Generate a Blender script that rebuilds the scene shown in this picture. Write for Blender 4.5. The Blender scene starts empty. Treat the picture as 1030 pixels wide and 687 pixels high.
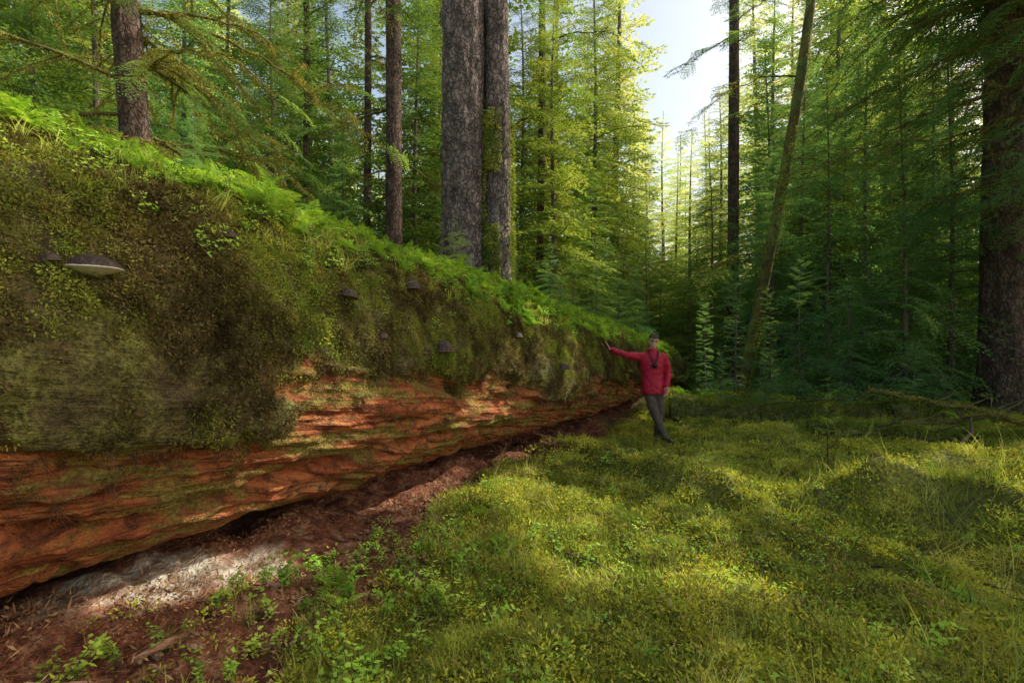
import bpy, math, numpy as np, time
from mathutils import Vector, Matrix
import bmesh
rng=np.random.default_rng(7)
scene=bpy.context.scene
D=bpy.data
# ------------------------------------------------------------------ noise
def _h(ix,iy,iz,seed):
    n=(ix*73856093)^(iy*19349663)^(iz*83492791)^(seed*265443576)
    n=n&0xffffffff
    n=((n^(n>>13))*1274126177)&0xffffffff
    n=n^(n>>16)
    n=(n*668265263)&0xffffffff
    n=n^(n>>15)
    return n.astype(np.float64)/4294967295.0
def vn(P,seed=0):
    P=np.asarray(P,dtype=np.float64)
    I=np.floor(P).astype(np.int64); f=P-I; f=f*f*(3-2*f)
    r=0
    for dx in (0,1):
        wx=f[:,0] if dx else 1-f[:,0]
        for dy in (0,1):
            wy=f[:,1] if dy else 1-f[:,1]
            for dz in (0,1):
                wz=f[:,2] if dz else 1-f[:,2]
                r=r+wx*wy*wz*_h(I[:,0]+dx,I[:,1]+dy,I[:,2]+dz,seed)
    return r*2-1
def fbm(P,o=3,seed=0):
    a=1;s=0;t=0;P=np.asarray(P,dtype=np.float64)
    for i in range(o):
        s=s+a*vn(P*(2.03**i)+i*17.3,seed+i);t+=a;a*=.5
    return s/t
def sstep(a,b,x):
    t=np.clip((x-a)/(b-a),0,1);return t*t*(3-2*t)
# ------------------------------------------------------------------ mesh helpers
def mk_mesh(name,V,F,matidx=None,mats=(),smooth=False):
    V=np.asarray(V,dtype=np.float32).reshape(-1,3);F=np.asarray(F,dtype=np.int32)
    k=F.shape[1];M=F.shape[0]
    me=D.meshes.new(name)
    me.vertices.add(len(V));me.vertices.foreach_set("co",V.ravel())
    me.loops.add(M*k);me.loops.foreach_set("vertex_index",F.ravel())
    me.polygons.add(M);me.polygons.foreach_set("loop_start",np.arange(0,M*k,k,dtype=np.int32))
    if matidx is not None: me.polygons.foreach_set("material_index",np.asarray(matidx,dtype=np.int32))
    me.polygons.foreach_set("use_smooth",np.full(M,smooth,dtype=bool))
    for m in mats: me.materials.append(m)
    me.update(calc_edges=True)
    return me
def attr(me,name,typ,data):
    a=me.attributes.new(name,typ,'POINT')
    key="vector" if typ=='FLOAT_VECTOR' else "value"
    a.data.foreach_set(key,np.asarray(data,dtype=np.int32 if typ=='INT' else np.float32).ravel())
def add_obj(name,me,parent=None,link=True,loc=None):
    o=D.objects.new(name,me)
    if link: scene.collection.objects.link(o)
    if parent: o.parent=parent
    if loc is not None:o.location=loc
    return o
def empty(name,loc=(0,0,0)):
    o=D.objects.new(name,None);scene.collection.objects.link(o);o.location=loc;return o
class Geo:
    def __init__(s): s.V=[];s.F=[];s.M=[];s.n=0
    def add(s,V,F,m=0):
        V=np.asarray(V,dtype=np.float64).reshape(-1,3);F=np.asarray(F)
        s.V.append(V);s.F.append(F+s.n);s.M.append(np.full(len(F),m));s.n+=len(V)
    def quads(s,Q,m=0):
        Q=np.asarray(Q).reshape(-1,4,3)
        s.add(Q.reshape(-1,3),np.arange(len(Q)*4).reshape(-1,4),m)
    def arrays(s): return np.concatenate(s.V),np.concatenate(s.F),np.concatenate(s.M)
    def mesh(s,name,mats,smooth=False,keep=None):
        V,F,M=s.arrays()
        if keep is not None:
            k=keep(V[F].mean(1),M);F=F[k];M=M[k];u=np.unique(F);mp=np.zeros(len(V),np.int64);mp[u]=np.arange(len(u));V=V[u];F=mp[F]
        return mk_mesh(name,V,F,M,mats,smooth)
def tube(P,r,n=8,disp=None):
    P=np.asarray(P,dtype=float);m=len(P);r=np.broadcast_to(r,(m,)) 
    T=np.gradient(P,axis=0);T/=np.linalg.norm(T,axis=1)[:,None]+1e-9
    ref=np.array([0,0,1.]) if abs(T[:,2]).mean()<.8 else np.array([0,1.,0])
    A=np.cross(T,ref);A/=np.linalg.norm(A,axis=1)[:,None]+1e-9
    B=np.cross(T,A)
    th=np.linspace(0,2*np.pi,n,endpoint=False)
    dirs=A[:,None,:]*np.cos(th)[None,:,None]+B[:,None,:]*np.sin(th)[None,:,None]
    rr=np.repeat(r[:,None],n,1)
    if disp is not None: rr=rr*disp(m,n,th,P)
    V=P[:,None,:]+dirs*rr[:,:,None]
    i=np.arange(m-1)[:,None]*n;j=np.arange(n)[None,:];j2=(j+1)%n
    F=np.stack([i+j,i+j2,i+n+j2,i+n+j],-1).reshape(-1,4)
    return V.reshape(-1,3),F
def leafq(p,d,l,w,rs,tilt=.5):
    p=np.asarray(p);d=d/(np.linalg.norm(d,axis=1)[:,None]+1e-9)
    N=len(p);l=np.broadcast_to(l,(N,))[:,None];w=np.broadcast_to(w,(N,))[:,None]
    up=np.tile([0,0,1.],(N,1))+rs.normal(0,tilt,(N,3))
    s=np.cross(d,up);s/=np.linalg.norm(s,axis=1)[:,None]+1e-9
    return np.stack([p,p+d*l*.45+s*w/2,p+d*l,p+d*l*.45-s*w/2],1)
# ------------------------------------------------------------------ materials
GAIN=1.6
def newmat(name):
    m=D.materials.new(name);m.use_nodes=True;nt=m.node_tree;nt.nodes.clear();return m,nt
def N(nt,t,**k):
    n=nt.nodes.new(t)
    for a,b in k.items(): setattr(n,a,b)
    return n
def ramp(nt,fac,stops):
    r=nt.nodes.new('ShaderNodeValToRGB');e=r.color_ramp.elements
    while len(e)<len(stops): e.new(.5)
    for i,(p,c) in enumerate(stops): e[i].position=p;e[i].color=(*c,1)
    nt.links.new(fac,r.inputs[0]);return r.outputs[0]
def leaf_mat(name,cols,scale=1.5,trans=.4,gain=1.0):
    cols=[tuple(min(.64,c*gain*GAIN) for c in q) for q in cols]
    m,nt=newmat(name);L=nt.links.new
    g=N(nt,'ShaderNodeNewGeometry');no=N(nt,'ShaderNodeTexNoise');no.inputs['Scale'].default_value=scale;no.inputs['Detail'].default_value=2;no.inputs['Roughness'].default_value=.7
    L(g.outputs['Position'],no.inputs['Vector'])
    n=len(cols);c=ramp(nt,no.outputs['Fac'],[(.3+.4*i/(n-1),cols[i]) for i in range(n)])
    oi=N(nt,'ShaderNodeObjectInfo');hs=N(nt,'ShaderNodeHueSaturation')
    mr=N(nt,'ShaderNodeMapRange');mr.inputs['To Min'].default_value=.65;mr.inputs['To Max'].default_value=1.35
    L(oi.outputs['Random'],mr.inputs['Value']);L(mr.outputs[0],hs.inputs['Value']);L(c,hs.inputs['Color'])
    b=N(nt,'ShaderNodeBsdfDiffuse')
    t=N(nt,'ShaderNodeBsdfTranslucent');mx=N(nt,'ShaderNodeMixShader');mx.inputs[0].default_value=trans
    tc=N(nt,'ShaderNodeMix');tc.data_type='RGBA';tc.blend_type='MULTIPLY';tc.inputs[0].default_value=1
    tc.inputs[7].default_value=(1.55,1.4,.7,1)
    L(hs.outputs[0],tc.inputs[6]);L(tc.outputs[2],t.inputs['Color'])
    L(hs.outputs[0],b.inputs['Color']);L(b.outputs[0],mx.inputs[1]);L(t.outputs[0],mx.inputs[2])
    o=N(nt,'ShaderNodeOutputMaterial');L(mx.outputs[0],o.inputs[0]);return m
def solid_mat(name,cols,scale=8,rough=.8,bump=.3,stretch=(1,1,1),spec=.3,detail=5,bscale=None,vor=0):
    m,nt=newmat(name);L=nt.links.new
    g=N(nt,'ShaderNodeTexCoord');mp=N(nt,'ShaderNodeMapping');mp.inputs['Scale'].default_value=stretch
    L(g.outputs['Object'],mp.inputs[0])
    no=N(nt,'ShaderNodeTexNoise');no.inputs['Scale'].default_value=scale;no.inputs['Detail'].default_value=detail;no.inputs['Roughness'].default_value=.65
    L(mp.outputs[0],no.inputs['Vector'])
    n=len(cols);c=ramp(nt,no.outputs['Fac'],[(.3+.4*i/max(1,n-1),cols[i]) for i in range(n)])
    b=N(nt,'ShaderNodeBsdfPrincipled');b.inputs['Roughness'].default_value=rough;b.inputs['Specular IOR Level'].default_value=spec
    hsrc=None
    if vor>0:
        n3=N(nt,'ShaderNodeTexNoise');n3.inputs['Scale'].default_value=vor*.8;n3.inputs['Detail'].default_value=3;L(mp.outputs[0],n3.inputs['Vector'])
        va=N(nt,'ShaderNodeVectorMath',operation='MULTIPLY_ADD');L(n3.outputs['Color'],va.inputs[0]);va.inputs[1].default_value=(.2,.2,.2);L(mp.outputs[0],va.inputs[2])
        v=N(nt,'ShaderNodeTexVoronoi');v.feature='DISTANCE_TO_EDGE';v.inputs['Scale'].default_value=vor;L(va.outputs[0],v.inputs['Vector'])
        r=N(nt,'ShaderNodeMapRange');r.inputs['From Max'].default_value=.14;r.inputs['To Min'].default_value=.25;L(v.outputs['Distance'],r.inputs['Value'])
        dk=N(nt,'ShaderNodeMix');dk.data_type='RGBA';L(r.outputs[0],dk.inputs[0]);dk.inputs[6].default_value=(*[q*.45 for q in cols[0]],1);L(c,dk.inputs[7]);c=dk.outputs[2];hsrc=r.outputs[0]
    L(c,b.inputs['Base Color'])
    if bump>0:
        n2=N(nt,'ShaderNodeTexNoise');n2.inputs['Scale'].default_value=bscale or scale*3;n2.inputs['Detail'].default_value=4
        L(mp.outputs[0],n2.inputs['Vector'])
        bp=N(nt,'ShaderNodeBump');bp.inputs['Strength'].default_value=bump;bp.inputs['Distance'].default_value=.03
        h=n2.outputs['Fac']
        if hsrc is not None:
            ad=N(nt,'ShaderNodeMath',operation='ADD');L(h,ad.inputs[0]);L(hsrc,ad.inputs[1]);h=ad.outputs[0]
        L(h,bp.inputs['Height']);L(bp.outputs[0],b.inputs['Normal'])
    o=N(nt,'ShaderNodeOutputMaterial');L(b.outputs[0],o.inputs[0]);return m

M_needle=leaf_mat("needles_green",[(.045,.095,.03),(.09,.16,.045),(.16,.235,.06)],.9,.5)
M_needle_y=leaf_mat("needles_yellow",[(.075,.13,.03),(.15,.21,.045),(.25,.285,.07)],.9,.5)
M_needle_b=leaf_mat("needles_bluegreen",[(.05,.115,.05),(.095,.19,.075),(.17,.275,.09)],.9,.5,1.15)
M_needle_haze=leaf_mat("needles_far_haze",[(.20,.27,.13),(.29,.35,.17),(.38,.42,.23)],.4,.5)  # distance haze put into the colour as paler needles
M_fern=leaf_mat("fern_green",[(.09,.17,.025),(.16,.27,.03),(.25,.36,.05)],2,.4)
M_grass=leaf_mat("grass_blade",[(.14,.19,.035),(.26,.30,.06),(.42,.39,.14)],1.6,.4)
M_moss=leaf_mat("moss_yellow",[(.14,.18,.025),(.30,.30,.04),(.48,.41,.06)],1.1,.3)
M_mossg=leaf_mat("moss_green",[(.08,.12,.02),(.15,.19,.03),(.24,.26,.045)],1.7,.25)
M_mosso=leaf_mat("moss_olive",[(.075,.075,.02),(.13,.125,.03),(.19,.18,.035)],2.2,.2)
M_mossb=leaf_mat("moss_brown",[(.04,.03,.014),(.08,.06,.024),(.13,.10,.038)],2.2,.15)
M_leaf=leaf_mat("leafy_green",[(.12,.24,.03),(.22,.35,.05),(.34,.42,.08)],3,.4)
M_litter=leaf_mat("leaf_litter",[(.10,.048,.027),(.2,.11,.055),(.34,.23,.12)],6,.1)
M_bark=solid_mat("bark",[(.06,.045,.036),(.13,.10,.08),(.24,.18,.145)],5,.9,.9,(1,1,.35))
M_bark_big=solid_mat("bark_scaly",[(.075,.055,.052),(.20,.153,.142),(.38,.30,.27)],5,.9,1.0,(1,1,.6),bscale=30,vor=12)
M_bark_red=solid_mat("bark_reddish",[(.055,.037,.028),(.125,.082,.062),(.22,.15,.11)],6,.9,1,(1,1,.5),bscale=25,vor=12)
M_bark_moss=solid_mat("bark_mossy",[(.055,.046,.022),(.12,.11,.03),(.23,.21,.06)],5,.9,.9,(1,1,.6))
M_log_moss=solid_mat("mossy_log_bark",[(.045,.038,.02),(.095,.105,.028),(.19,.21,.045)],9,.95,1,(1,1,1))
M_twig=solid_mat("twig",[(.07,.045,.03),(.17,.12,.075)],8,.9,.2)

# ------------------------------------------------------------------ big log
Cc=np.array([0,0,1.6])
vd=np.array([.4,.915,-.055]);vd/=np.linalg.norm(vd)
nn=np.array([-.915,.4,0]);nn/=np.linalg.norm(nn)
def woodmask(u,th):
    arc=th*1.2
    n=fbm(np.stack([u*.55,arc*1.7,u*0],1),4,31)*.42+fbm(np.stack([u*2.2,arc*6,u*0+3],1),3,35)*.40
    return sstep(1.68,1.84,th+n*.72-.12*sstep(3.8,1,u))*(th<4.2)
def log_surf(u,th,full=False):
    u=np.asarray(u,float);th=np.asarray(th,float)
    R=.0435*(32.8-u)
    c=Cc+vd*u[:,None]+nn*(.129*(32.8-u))[:,None]
    rad=np.cos(th)[:,None]*np.array([0,0,1.])-np.sin(th)[:,None]*nn
    p=c+rad*R[:,None];arc=th*R
    w=woodmask(u,th)
    big=fbm(p*.6,2,5)*.10
    lum=fbm(p*3.2,3,8)*.09+fbm(p*13,2,12)*.03
    g1=fbm(np.stack([u*.3+arc*.1,arc*7,u*0],1),4,20); g2=fbm(np.stack([u*2.0,arc*30,u*0],1),3,24)
    g3=fbm(np.stack([u*6,arc*10,u*0],1),3,27)
    grain=-np.abs(g1)*.035+g2*.028+g3*.04
    mid=sstep(1.35,1.8,th)*(th<4)
    cr=np.abs(vn(np.stack([u*.35,arc*3.4,u*0+5],1),46));crack=-.08*sstep(.07,.0,cr)*sstep(-.2,.3,vn(np.stack([u*.9,arc*2,u*0+9],1),47))
    sl=np.stack([u*.4,arc*1.6,u*0],1);slab=vn(sl,44);slab=(sstep(-.05,.03,slab)-.5)*.07
    thc=2.22+.2*vn(np.stack([u*.5,u*0,u*0],1),51)
    groove=-.22*np.exp(-((th-thc)/.045)**2)*sstep(6.5,4,u)
    d=big+(1-w)*(lum+.07*mid)+w*(grain+crack-.04)+mid*slab+groove*(th<4)
    d=d-.05*sstep(2.5,3.0,th)*(th<4)
    d=d-R*.75*sstep(16.5,18.2,u+vn(np.stack([arc*4,u*0,u*0],1),60)*.4)
    q=p+rad*d[:,None]
    if full:return q,w,arc
    return q
nu,nth=1400,440
uu=np.concatenate([np.linspace(-3.5,.2,120,endpoint=False),np.linspace(.2,9,1000,endpoint=False),np.linspace(9,18.2,nu-1120)])
tt=np.concatenate([np.linspace(-1.2,3.1,390,endpoint=False),np.linspace(3.1,2*np.pi-1.2,50,endpoint=False)])
U,T=np.meshgrid(uu,tt,indexing='ij')
LP,LW,LA=log_surf(U.ravel(),T.ravel(),True)
i=np.arange(nu-1)[:,None]*nth;j=np.arange(nth)[None,:];j2=(j+1)%nth
LF=np.stack([i+j,i+nth+j,i+nth+j2,i+j2],-1).reshape(-1,4)
m,nt=newmat("mossy_rotten_wood");L=nt.links.new
ac=N(nt,'ShaderNodeAttribute',attribute_name="lc");aw=N(nt,'ShaderNodeAttribute',attribute_name="wood")
geo=N(nt,'ShaderNodeNewGeometry')
def mapn(src,sc,scale,detail=4,rough=.65):
    mp=N(nt,'ShaderNodeMapping');mp.inputs['Scale'].default_value=sc;L(src,mp.inputs[0])
    n=N(nt,'ShaderNodeTexNoise');n.inputs['Scale'].default_value=scale;n.inputs['Detail'].default_value=detail;n.inputs['Roughness'].default_value=rough
    L(mp.outputs[0],n.inputs['Vector']);return n.outputs['Fac']
def mixc(f,a,b):
    x=N(nt,'ShaderNodeMix');x.data_type='RGBA'
    if isinstance(f,float): x.inputs[0].default_value=f
    else: L(f,x.inputs[0])
    for s,v in ((6,a),(7,b)):
        if isinstance(v,tuple): x.inputs[s].default_value=(*v,1)
        else: L(v,x.inputs[s])
    return x.outputs[2]
gr=mapn(ac.outputs['Vector'],(.8,4.5,1),1.0,7,.75)
gr2=mapn(ac.outputs['Vector'],(2.4,46,1),1.0)
gr3=mapn(ac.outputs['Vector'],(9,14,1),1.0,5,.7)
wc=ramp(nt,gr,[(.30,(.12,.036,.022)),(.44,(.36,.095,.038)),(.55,(.58,.18,.065)),(.66,(.68,.34,.16)),(.76,(.72,.55,.38))])
wc=mixc(ramp(nt,gr2,[(.36,(.8,.8,.8)),(.52,(0,0,0))]),wc,(.07,.025,.016))
wc=mixc(ramp(nt,gr3,[(.40,(.8,.8,.8)),(.5,(0,0,0))]),wc,(.11,.038,.024))
pm=mapn(geo.outputs['Position'],(1,1,1),2.6)
pm2=mapn(geo.outputs['Position'],(1,1,1),38,3)
mossc=ramp(nt,pm,[(.34,(.10,.07,.032)),(.5,(.16,.14,.042)),(.66,(.25,.25,.06))])
mossc=mixc(ramp(nt,pm2,[(.4,(.7,.7,.7)),(.55,(0,0,0))]),mossc,(.042,.032,.016))
film=mapn(ac.outputs['Vector'],(.8,3.2,1),1.5,7,.7)
wc=mixc(ramp(nt,film,[(.47,(0,0,0)),(.57,(.85,.85,.85))]),wc,mixc(ramp(nt,pm2,[(.4,(0,0,0)),(.6,(1,1,1))]),(.17,.13,.042),(.33,.30,.06)))
col=mixc(aw.outputs['Fac'],mossc,wc)
b=N(nt,'ShaderNodeBsdfPrincipled');b.inputs['Roughness'].default_value=.85;b.inputs['Specular IOR Level'].default_value=.2
L(col,b.inputs['Base Color'])
ad=N(nt,'ShaderNodeMath',operation='ADD');L(gr2,ad.inputs[0]);L(gr3,ad.inputs[1])
ad2=N(nt,'ShaderNodeMath',operation='ADD');L(ad.outputs[0],ad2.inputs[0]);L(pm2,ad2.inputs[1])
bp=N(nt,'ShaderNodeBump');bp.inputs['Strength'].default_value=1;bp.inputs['Distance'].default_value=.035
L(ad2.outputs[0],bp.inputs['Height']);L(bp.outputs[0],b.inputs['Normal'])
o=N(nt,'ShaderNodeOutputMaterial');L(b.outputs[0],o.inputs[0]);M_log=m
me=mk_mesh("fallen_giant_log",LP,LF,None,[M_log],True)
attr(me,"wood",'FLOAT',LW);attr(me,"lc",'FLOAT_VECTOR',np.stack([U.ravel(),LA,U.ravel()*0],1))
fallen_log=add_obj("fallen_log",me)

# ------------------------------------------------------------------ ground
def seg(x,y,a,b):
    a=np.array(a);b=np.array(b);d=b-a;t=np.clip(((x-a[0])*d[0]+(y-a[1])*d[1])/(d@d),0,1)
    return np.hypot(x-a[0]-d[0]*t,y-a[1]-d[1]*t)
def logq(x,y):
    u=x*vd[0]+y*vd[1];q=.129*(32.8-u)-(x*nn[0]+y*nn[1]);return u,q
def gh(x,y):
    P=np.stack([x,y,x*0],1)
    r=np.hypot(x,y)
    h=-.05+.08*fbm(P*.35,2,70)+.15*fbm(P*1.6,2,72)+.06*fbm(P*6,2,74)
    w=fbm(P*1.3,2,80)*.12
    h+=.26*np.exp(-((seg(x,y,(.6,7.2),(2.3,4.9))+w)/.18)**2)
    h+=.20*np.exp(-((seg(x,y,(2.3,5.3),(3.4,4.9))+w)/.20)**2)
    h+=.42*np.exp(-((seg(x,y,(3.6,4.9),(4.6,3.6))+w)/.24)**2)
    h+=.15*np.exp(-((seg(x,y,(4.3,7.2),(8.5,6.4))+w)/.4)**2)
    h+=.35*np.exp(-((seg(x,y,(3.2,12.6),(8,11.5))+w)/.5)**2)
    h-=.25*np.exp(-(((x-2.5)**2+(y-8.8)**2)/1.7**2))
    u,q=logq(x,y)
    h+=.8*sstep(.4,-2.5,q)+.10*np.exp(-((q-.2)/.5)**2)
    h+=.05*np.exp(-((q-1.35)/.25)**2)*(u<9)
    h+=sstep(14,40,r)*(fbm(P*.09,2,90)*1.2+.6)
    return h
n=720
tx=np.linspace(-1,1,n);K=6.5
gx=1+120*np.sinh(K*tx)/np.sinh(K);gy=4.5+160*np.sinh(K*tx)/np.sinh(K)
X,Y=np.meshgrid(gx,gy,indexing='ij');x=X.ravel();y=Y.ravel()
GH=gh(x,y)
def soilm(x,y):
    u,q=logq(x,y);P=np.stack([x,y,x*0],1)
    Tq=np.interp(u,[-3,.8,1.9,3.2,4.2,6,9,12],[2.7,2.2,1.8,1.45,1.15,.95,.8,.5])
    return sstep(.25,-.25,q-Tq+fbm(P*2.2,3,95)*.6)*(q>-1.5)*(u<18)
SM=soilm(x,y)
i=np.arange(n-1)[:,None]*n;j=np.arange(n-1)[None,:]
GF=np.stack([i+j,i+n+j,i+n+j+1,i+j+1],-1).reshape(-1,4)
m,nt=newmat("forest_floor");L=nt.links.new
geo=N(nt,'ShaderNodeNewGeometry');aw=N(nt,'ShaderNodeAttribute',attribute_name="soil")
g1=mapn(geo.outputs['Position'],(1,1,1),1.2);g2=mapn(geo.outputs['Position'],(1,1,1),30,3);g3=mapn(geo.outputs['Position'],(1,1,1),9)
mc=ramp(nt,g1,[(.35,(.12,.13,.027)),(.5,(.22,.23,.045)),(.65,(.38,.35,.065))])
mc=mixc(ramp(nt,g2,[(.4,(.7,.7,.7)),(.55,(0,0,0))]),mc,(.06,.046,.02))
sc=ramp(nt,g3,[(.3,(.09,.04,.024)),(.5,(.26,.095,.05)),(.64,(.40,.21,.12)),(.74,(.54,.42,.3))])
sc=mixc(ramp(nt,g2,[(.38,(.7,.7,.7)),(.5,(0,0,0))]),sc,(.06,.028,.018))
pale=N(nt,'ShaderNodeAttribute',attribute_name="pale")
sc=mixc(pale.outputs['Fac'],sc,mixc(ramp(nt,g3,[(.4,(0,0,0)),(.6,(1,1,1))]),(.28,.19,.12),(.60,.54,.43)))
col=mixc(aw.outputs['Fac'],mc,sc)
b=N(nt,'ShaderNodeBsdfPrincipled');b.inputs['Roughness'].default_value=.9;b.inputs['Specular IOR Level'].default_value=.15
L(col,b.inputs['Base Color'])
bp=N(nt,'ShaderNodeBump');bp.inputs['Strength'].default_value=1;bp.inputs['Distance'].default_value=.04
ad=N(nt,'ShaderNodeMath',operation='ADD');L(g2,ad.inputs[0]);L(g3,ad.inputs[1])
L(ad.outputs[0],bp.inputs['Height']);L(bp.outputs[0],b.inputs['Normal'])
o=N(nt,'ShaderNodeOutputMaterial');L(b.outputs[0],o.inputs[0]);M_ground=m
me=mk_mesh("ground",np.stack([x,y,GH],1),GF,None,[M_ground],True);attr(me,"soil",'FLOAT',SM)
PL=sstep(.34,.05,seg(x,y,(-2.6,3.05),(-1.8,3.65))+fbm(np.stack([x,y,x*0],1)*5,3,97)*.30)
attr(me,"pale",'FLOAT',PL)
add_obj("ground",me)

# ------------------------------------------------------------------ scatter with geometry nodes
def scatter(name,protos,P,R,S,idx):
    me=D.meshes.new(name);P=np.asarray(P,dtype=np.float32)
    me.vertices.add(len(P));me.vertices.foreach_set("co",P.ravel())
    attr(me,"rot",'FLOAT_VECTOR',R);attr(me,"scl",'FLOAT',S);attr(me,"idx",'INT',idx)
    ob=add_obj(name,me)
    col=D.collections.new(name+"_source")
    for k,(pm_) in enumerate(protos):
        po=D.objects.new("%s_part_%02d"%(name,k),pm_);col.objects.link(po)
    ng=D.node_groups.new(name,'GeometryNodeTree')
    ng.interface.new_socket("Geometry",in_out='INPUT',socket_type='NodeSocketGeometry')
    ng.interface.new_socket("Geometry",in_out='OUTPUT',socket_type='NodeSocketGeometry')
    a=ng.nodes.new('NodeGroupInput');z=ng.nodes.new('NodeGroupOutput')
    iop=ng.nodes.new('GeometryNodeInstanceOnPoints');ci=ng.nodes.new('GeometryNodeCollectionInfo')
    ci.inputs['Collection'].default_value=col;ci.inputs['Separate Children'].default_value=True;ci.inputs['Reset Children'].default_value=True
    iop.inputs['Pick Instance'].default_value=True
    def na(t,nm):
        q=ng.nodes.new('GeometryNodeInputNamedAttribute');q.data_type=t;q.inputs[0].default_value=nm;return q.outputs[0]
    l=ng.links.new
    l(a.outputs[0],iop.inputs['Points']);l(ci.outputs[0],iop.inputs['Instance'])
    l(na('INT','idx'),iop.inputs['Instance Index']);l(na('FLOAT_VECTOR','rot'),iop.inputs['Rotation']);l(na('FLOAT','scl'),iop.inputs['Scale'])
    l(iop.outputs[0],z.inputs[0])
    md=ob.modifiers.new("scatter",'NODES');md.node_group=ng
    return ob
def euler_from_normal(Nn,spin):
    Nn=Nn/np.linalg.norm(Nn,axis=1)[:,None]
    ref=np.where(np.abs(Nn[:,2:3])<.9,np.array([[0,0,1.]]),np.array([[1.,0,0]]))
    X=np.cross(ref,Nn);X/=np.linalg.norm(X,axis=1)[:,None];Y=np.cross(Nn,X)
    c=np.cos(spin)[:,None];s=np.sin(spin)[:,None]
    X2=X*c+Y*s;Y2=-X*s+Y*c
    ry=-np.arcsin(np.clip(X2[:,2],-1,1));rx=np.arctan2(Y2[:,2],Nn[:,2]);rz=np.arctan2(X2[:,1],X2[:,0])
    return np.stack([rx,ry,rz],1)
# ------------------------------------------------------------------ small prototypes
def clump(seed,nl,rad,ll,lw,mat,up=.6,tilt=1.5):
    rs=np.random.default_rng(seed);a=rs.uniform(0,6.28,nl);r=rad*np.sqrt(rs.uniform(0,1,nl))
    p=np.stack([r*np.cos(a),r*np.sin(a),.35*rad*(1-(r/rad)**2)+rs.uniform(-.1,.25,nl)*rad],1)
    d=np.stack([np.cos(a)*r/rad,np.sin(a)*r/rad,np.full(nl,up)],1)+rs.normal(0,.55,(nl,3))
    g=Geo();g.quads(leafq(p,d,ll*rs.uniform(.6,1.3,nl),lw*rs.uniform(.7,1.2,nl),rs,tilt));return g.mesh("clump",[mat])
def tuft(seed,nb,h,spread,mat,w=.004):
    rs=np.random.default_rng(seed);Q=[]
    for k in range(nb):
        a=rs.uniform(0,6.28);hh=h*rs.uniform(.5,1.2);b=np.array([rs.normal(0,spread*.4),rs.normal(0,spread*.4),0])
        dx=np.array([math.cos(a),math.sin(a),0])*rs.uniform(.15,.9);sd=np.array([-math.sin(a+rs.normal(0,.6)),math.cos(a),0])*w*rs.uniform(.6,1.2)
        pts=[b+dx*hh*(t**1.8)+np.array([0,0,hh*t*(1-.28*t*np.linalg.norm(dx))]) for t in (0,.35,.7,1)]
        ws=[1,.9,.6,.08]
        for s in range(3): Q.append([pts[s]-sd*ws[s],pts[s]+sd*ws[s],pts[s+1]+sd*ws[s+1],pts[s+1]-sd*ws[s+1]])
    g=Geo();g.quads(np.array(Q));return g.mesh("tuft",[mat])
def frondQ(L,rs,npair=22,wid=.34,arch=.5,pw=.16):
    t=np.linspace(.08,1,npair);x=L*t*(1-.18*arch*t);z=L*arch*(t-1.05*t*t)
    axis=np.stack([x,0*x,z],1);T=np.gradient(axis,axis=0)
    Q=[]
    pl=wid*L*np.sin(np.clip((1-t)*1.25+.12,0,1.57))*(1-.35*(t<.15))
    for s in (-1,1):
        d=T/np.linalg.norm(T,axis=1)[:,None]*.35+np.array([0,s*1.,-.18])+rs.normal(0,.08,(npair,3))
        Q.append(leafq(axis,d,pl,pl*pw+.004*L/.3,rs,.25))
    st=tube(axis,np.linspace(.006,.002,npair)*L/.3*.6,3)
    return np.concatenate(Q),st
def fern(seed,nf,L,mat,up=0.):
    rs=np.random.default_rng(seed);g=Geo()
    for k in range(nf):
        Q,(sv,sf)=frondQ(L*rs.uniform(.6,1.1),rs,18,arch=rs.uniform(.4,1.0))
        a=6.28*k/nf+rs.normal(0,.35);pt=-rs.uniform(.1,.8)-up
        R=(Matrix.Rotation(a,3,'Z')@Matrix.Rotation(pt,3,'Y'));R=np.array(R)
        g.quads(Q@R.T,0);g.add(sv@R.T,sf,0)
    return g.mesh("fern",[mat])
def leafy(seed,nst,h,ls,mat,trif=False):
    rs=np.random.default_rng(seed);g=Geo()
    for k in range(nst):
        a=rs.uniform(0,6.28);hh=h*rs.uniform(.5,1.1);t=np.linspace(0,1,7)[:,None]
        lean=np.array([math.cos(a),math.sin(a),0])*hh*rs.uniform(.1,.55)
        P=lean*t**1.3+np.array([0,0,hh])*t+np.array([rs.normal(0,.02),rs.normal(0,.02),0])+rs.normal(0,.008,(7,3))*(t>0)
        V,F=tube(P,np.linspace(.003,.0012,7),4);g.add(V,F,1)
        m_=3 if trif else 9
        b=P[-1][None].repeat(3,0) if trif else P[rs.integers(2,7,m_)]
        aa=(np.arange(m_)*2.09 if trif else rs.uniform(0,6.28,m_));
        d=np.stack([np.cos(aa),np.sin(aa),rs.normal(.15,.25,m_)],1)
        g.quads(leafq(b,d,ls*rs.uniform(.7,1.2,m_),ls*.62,rs,.2),0)
    return g.mesh("leafy",[mat,M_twig])

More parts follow.
